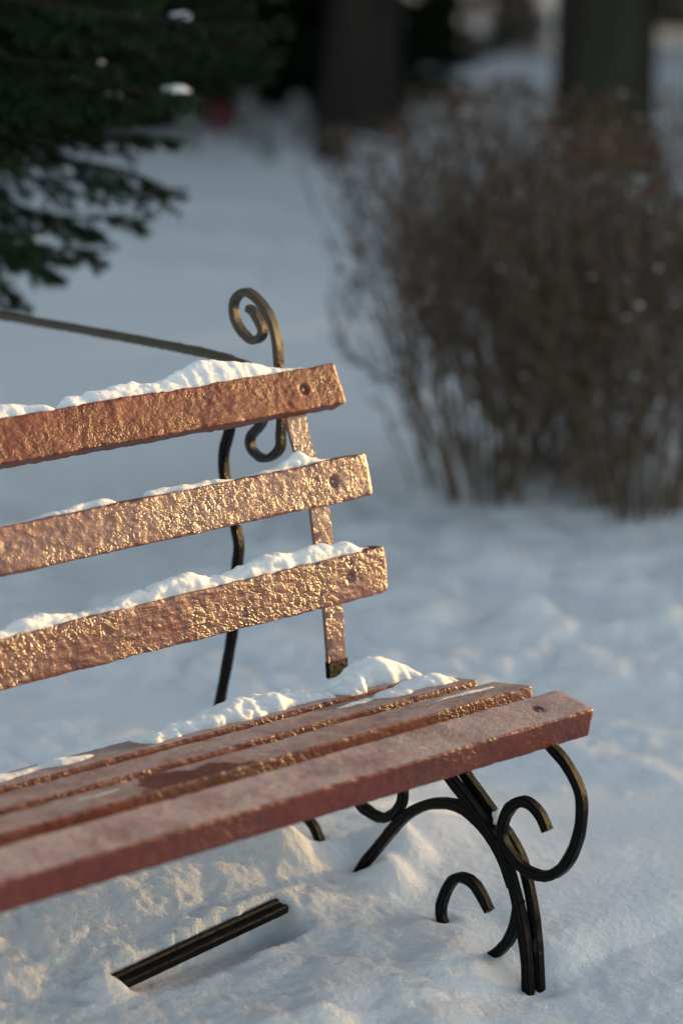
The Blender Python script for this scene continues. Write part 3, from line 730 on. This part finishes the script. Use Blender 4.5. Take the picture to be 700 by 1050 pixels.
def spruce_parts(root, H, rad, r, z0, boughs, trunk_r=.09, nn=22, ln=.03, wd=.004, nside=8, extra=(), sub=False, droop=.12, xnn=55):
    wood = []; nd = Acc()
    zt = np.linspace(-.1, H, 14); tp = np.stack([.02 * np.sin(zt * 2), .02 * np.cos(zt * 1.7), zt], -1)
    V, F = tube(tp, trunk_r * np.clip(1 - zt / H, .03, 1) ** .8, 10); ta = Acc(); ta.add(V, F)
    ta.build('trunk', M_BARK, root)
    for i in range(boughs):
        s = (i + r.random()) / boughs; z = z0 + (H * .97 - z0) * s; a = i * 2.399 + r.normal(0, .2)
        l = rad * (1 - s) ** .8 * (.8 + .35 * r.random()) + .08
        b = np.array([0, 0, z]); e = np.array([math.cos(a) * l, math.sin(a) * l, z - .22 * l + .25 * l * s])
        spray(wood, nd, b, e, r, droop, nside, nn, ln, wd, .34, sub)
    for (b, e, dr) in extra:
        spray(wood, nd, np.array(b), np.array(e), r, dr, 17, xnn, .017, .0019, .26, True)
    wa = Acc()
    for V, F in wood: wa.add(V, F)
    if wood:
        wa.build('branches', M_BARK, root); nd.build('needles', M_NEEDLE, root, smooth=False)
# the near spruce: trunk off the left edge, boughs hanging into the picture
r = np.random.default_rng(5)
tl = Vector((-1.55, 6.15, 0)); tl.z = gz(tl.x, tl.y)
near = empty('spruce_tree', tl, 0, label='dark green spruce whose snowy boughs hang in at the upper left', cat='tree')
ex = []
def bough(tx, ty, tz, bz, dr=.10, bx=0, by=0): ex.append(((bx, by, bz), (tx - tl.x, ty - tl.y, tz - tl.z), dr))
bough(-.36, 6.05, .955, 1.25, .06)
bough(-.44, 6.10, .90, 1.15, .10)
bough(-.62, 6.00, .76, 1.22, .0)
bough(-.70, 5.9, .70, 1.25, -.05)
bough(-.55, 6.1, .84, 1.25, .0)
bough(-.40, 6.05, .98, 1.35, .03)
bough(-.52, 5.80, .86, 1.10, .10)
bough(-.30, 6.35, 1.17, 1.45, .08)
bough(-.14, 6.30, 1.24, 1.55, .10)
bough(-.20, 6.50, 1.34, 1.65, .08)
bough(-.40, 5.90, 1.16, 1.40, .10)
bough(-.48, 6.20, 1.20, 1.42, .08)
bough(-.42, 6.00, 1.30, 1.55, .08)
bough(-.55, 5.85, 1.28, 1.5, .08)
bough(-.60, 6.25, 1.12, 1.38, .06)
bough(-.38, 6.25, 1.06, 1.33, .08)
bough(-.70, 5.75, 1.06, 1.32, .06)
bough(-.15, 6.20, 1.42, 1.75, .08)
bough(-.35, 6.00, 1.44, 1.72, .08)
bough(-.60, 5.90, 1.42, 1.7, .08)
for (x, y, z, rx, ry, rz_, sd, lb) in ((-.555, 5.55, 1.240, .014, .014, .022, 1, 'round dab of snow deep in the upper left spruce boughs'), (-.485, 5.55, 1.215, .028, .02, .013, 2, 'oval pad of snow on the spruce bough right of the round dab'),
      (-.350, 5.55, 1.228, .042, .022, .012, 4, 'long sloping pad of snow near the tip of a spruce bough'), (-.335, 5.55, 1.385, .036, .022, .012, 5, 'pad of snow on the highest visible spruce bough at the picture top'),
      (-.445, 5.55, 1.385, .030, .022, .011, 6, 'broken pad of snow on the upper spruce bough left of the highest one'), (-.505, 5.55, 1.285, .008, .01, .009, 9, 'smallest dot of snow in the dark heart of the spruce'),
      (-.66, 5.55, .905, .028, .02, .009, 10, 'faint grey pad of snow on the lowest spruce boughs at the left edge')):
    o = snow_lump('snow_pad', lb, Vector((x * 1.03, y + .22, z - .016)), (rx * .85, ry, rz_ * .8), sd, 'snow pads on the near spruce'); o.rotation_euler = (0, R(-9 + 5 * (sd % 3)), sd)
    bough(x + .05, y - .03, z - .012, z + .22, .05)
for q_ in range(7):
    bough(r.uniform(-.30, -.08), r.uniform(5.9, 6.5), r.uniform(1.14, 1.36), r.uniform(1.5, 1.8), .07)
for q_ in range(22):
    bough(r.uniform(-.85, -.25), r.uniform(5.7, 6.5), r.uniform(1.12, 1.48), r.uniform(1.4, 1.8), .08)
spruce_parts(near, 5.2, 1.45, r, 1.55, 60, .085, 26, .03, .004, 9, ex)
# spruces further off: one built, the rest copied
far = empty('distant_spruce', (0, 0, 0), 0, label='dark spruce', cat='tree', group='dark spruces behind the clearing')
r2 = np.random.default_rng(9)
spruce_parts(far, 7.5, 2.0, r2, .12, 150, .16, 34, .09, .018, 10, droop=.12)
spots = [(-.80, 20.6, .9, 'dark spruce just left of the thick dark trunk in the background'),  # those outside the picture are added to shade shrubs and far snow
         (-2.3, 21.5, 1.1, 'dark spruce behind the near spruce boughs at the upper left'),
         (-.25, 21.5, .95, 'dark spruce right behind the thick dark trunk'),
         (1.75, 27.0, .22, 'small greenish spruce between the two background trunks'),
         (4.6, 33.0, .9, 'dark spruce beyond the right hand trunk at the picture edge'),
         (7.9, 11.9, .62, 'unseen spruce added on the right, shading the shrubs'),
         (9.6, 15.6, 1.0, 'taller unseen spruce added on the right, shading the far snow'),
         (11.5, 20.5, 1.0, 'unseen spruce added for shade on the right near the wood edge'),
         (6.9, 18.7, .9, 'unseen spruce added for shade on the right between the second and third rows'),
         (8.9, 31.0, 1.1, 'unseen spruce added for shade on the far right of the wood edge'),
         (11.0, 29.5, 1.2, 'outermost unseen spruce added for shade on the right'),
         (6.2, 23.2, 1.0, 'unseen spruce added for shade on the right in front of the far shrubs'),
         (5.6, 26.6, 1.0, 'unseen spruce added for shade just outside the right picture edge among the far shrubs'),
         (7.3, 29.2, 1.1, 'unseen spruce added for shade on the right behind the far shrubs'),
         (6.3, 16.4, .9, 'unseen spruce added for shade on the right in the second row'),
         (5.4, 20.5, .9, 'slender unseen spruce added for shade on the right in the third row'),
         (8.2, 22.5, 1.1, 'tall unseen spruce added for shade on the right in the third row'),
         (8.0, 27.5, 1.1, 'tall unseen spruce added for shade on the right by the far shrubs'),
         (7.6, 13.9, .75, 'short unseen spruce added for shade on the right behind the added shrub row'),
         (-2.1, 18.4, .8, 'dark spruce hidden low behind the near spruce'),
         (-6.5, 21.5, 1.2, 'tall unseen spruce added for shade on the left'),
         (-5.2, 14.5, 1.0, 'unseen spruce added for shade on the left beyond the near spruce')]
for i, (x, y, s, lb) in enumerate(spots):
    o = far if i == 0 else copy_tree(far)
    o.location = (x, y, gz(x, y)); o.scale = (s, s, s); o.rotation_euler = (0, 0, i * 1.3); o['label'] = lb

def big_tree(name, x, y, rad, H, mat, seed, label):
    r = np.random.default_rng(seed); z = gz(x, y)
    root = empty(name, (x, y, z), 0, label=label, cat='tree', group='tall bare trunks in the background')
    zt = np.linspace(-.15, H, 40); k = 28
    ang = np.arange(k) * 2 * np.pi / k
    rr = rad * (1 + .55 * np.exp(-np.clip(zt, 0, 9) / .25)) * (1 - .6 * np.clip(zt / H, 0, 1))
    bend = np.stack([.12 * np.sin(zt * .5 + seed), .10 * np.cos(zt * .4 + seed)], -1); bend -= bend[0]
    Z_, A_ = np.meshgrid(zt, ang, indexing='ij')
    rad_ = rr[:, None] * (1 + .07 * fbm(np.cos(A_) * 3 + seed, np.sin(A_) * 3, Z_ * .7, 3) + .04 * np.sin(A_ * 5 + seed))
    V = np.stack([bend[:, 0:1] + rad_ * np.cos(A_), bend[:, 1:2] + rad_ * np.sin(A_), Z_], -1).reshape(-1, 3)
    mesh_obj('trunk', V, grid_faces(40, k, True), mat, root)
    lim = Acc(); nd = Acc()
    for i in range(14):
        zz = H * (.45 + .5 * r.random()); a = r.random() * 6.28; l = 1.0 + 1.6 * r.random()
        b = np.array([np.interp(zz, zt, bend[:, 0]), np.interp(zz, zt, bend[:, 1]), zz]); e = b + np.array([math.cos(a) * l, math.sin(a) * l, .7 * l])
        pts = np.array([b, (b + e) / 2 + r.normal(0, .08, 3), e]); V, F = tube(pts, np.array([.05, .035, .01]), 5); lim.add(V, F)
        for j in range(16):
            c = b + (e - b) * (.4 + .6 * r.random()) + r.normal(0, .25, 3)
            V, F = tube(np.array([b + (e - b) * .5, c, c + r.normal(0, .15, 3)]), np.array([.012, .006, .002]), 3); lim.add(V, F)
            needles(nd, c - .05, c + r.normal(0, .12, 3) + .01, r, 26, .09, .008)
    for j in range(900):  # large clumps thicken the unseen crown, added to shade the far ground
        a = r.random() * 6.28; q = 2.6 * math.sqrt(r.random()); c = np.array([q * math.cos(a), q * math.sin(a), H * (.52 + .5 * r.random()) - .35 * q])
        needles(nd, c, c + r.normal(0, .25, 3), r, 6, .34, .05)
    lim.build('limbs', mat, root); nd.build('crown', M_NEEDLE, root, smooth=False)
    return root
big_tree('pine_tree', .10, 17.6, .24, 11, M_BARK, 31, 'thick dark trunk in the middle of the background above the hedge')
big_tree('pine_tree', 1.53, 15.2, .22, 10, M_BARKO, 32, 'olive toned trunk at the upper right of the background')
big_tree('pine_tree', 1.50, 17.4, .11, 10, M_BARK, 33, 'narrow dark trunk touching the left side of the olive toned one')

big_tree('pine_tree', -3.2, 17.5, .2, 10, M_BARK, 34, 'tall unseen pine added left of the background view, its crown shading the far snow')  # unseen pines on both sides, added so their crowns darken the far snow
big_tree('pine_tree', 4.6, 19.5, .2, 11, M_BARK, 35, 'tall unseen pine added right of the background view, its crown shading the far snow')
big_tree('pine_tree', .9, 24.5, .18, 11, M_BARK, 36, 'farther pine between the thick dark trunk and the olive toned trunk')
big_tree('pine_tree', -1.5, 27.5, .2, 11, M_BARK, 37, 'farthest pine behind the dark spruces on the left')
# unseen row added on the right to keep low sun off the snow
src = [o for o in COL.objects if o.name.startswith('bare_shrub') and not o.parent][:4]
g2 = 'unseen shrub row added for shade on the right'
for i in range(17):
    c = copy_tree(src[i % 4]); d = -5.6 + i * .62
    x, y = 5.9 - .60 * d + .15 * math.sin(i * 5.1), 8.1 + .80 * d
    if abs(x) < .16 * y: continue
    c.location = gp(x, y); c.rotation_euler = (0, 0, i * 1.9); c.scale = (1.25, 1.25, .74 if i in (11, 12, 13) else .94 + .10 * math.sin(i * 2.3)); c['group'] = g2
    c['label'] = ['nearest', 'second', 'third', 'fourth', 'fifth', 'sixth', 'seventh', 'eighth', 'ninth', 'tenth', 'eleventh', 'twelfth', 'thirteenth', 'fourteenth', 'fifteenth', 'sixteenth', 'farthest'][i] + ' unseen shrub of the row added for shade right of the bench'

# far snow dusted shrubs
gf = 'far shrubs at the edge of the wood'
f0 = shrub(gp(.75, 27), .9, .5, 1.5, 20, 201, 'grey far shrub between the two big trunks, nearest the thick dark one', gf, .5, 200, .8)
for (x, y, s, lb) in ((1.9, 26.0, .9, 'grey far shrub left of the olive toned trunk'), (3.4, 27.5, 1.0, 'grey far shrub at the right picture edge behind the hedge'), (1.3, 33, 1.1, 'farthest grey shrub at the picture top')):
    c = copy_tree(f0); c.location = gp(x, y); c.scale = (s, s, s); c.rotation_euler = (0, 0, x * 2); c['label'] = lb

# stump, posts and a red litter bin in the far left
def lathe(name, prof, mat, parent=None, k=20, **kw):
    V = []; F = []
    for (rr, zz) in prof:
        for i in range(k): V.append((rr * math.cos(2 * math.pi * i / k), rr * math.sin(2 * math.pi * i / k), zz))
    F = grid_faces(len(prof), k, True).tolist(); F.append([i for i in range(k)][::-1]); F.append([(len(prof) - 1) * k + i for i in range(k)])
    return mesh_obj(name, V, F, mat, parent, **kw)
st = empty('tree_stump', gp(-.06, 15.8), 0, label='dark tree stump in the snow left of the hedge', cat='stump')
lathe('wood', [(.16, -.05), (.13, .05), (.11, .12), (.105, .17), (.095, .18)], M_BARK, st)
for i, (x, y, h, lb) in enumerate([(-.92, 16.0, .34, 'leftmost grey wooden post in the far snow'), (-.58, 16.3, .32, 'grey wooden post just right of the red bin'), (-.44, 15.8, .28, 'short grey post between the red bin and the stump'), (-.27, 16.4, .31, 'grey wooden post left of the thick dark trunk')]):
    po = lathe('wooden_post', [(.05, -.1), (.048, h - .03), (.03, h), (.01, h + .01)], M_POST, None, 10, label=lb, cat='post', group='posts in the far snow')
    po.location = gp(x, y)
rb = empty('litter_bin', gp(-.75, 16.6), 0, label='small red litter bin far off beside the posts', cat='litter bin')
lathe('bin_body', [(.05, .07), (.06, .09), (.072, .23), (.075, .24), (.068, .245)], M_RED, rb)
lathe('post', [(.02, -.1), (.02, .08)], M_IRON, rb, 8)
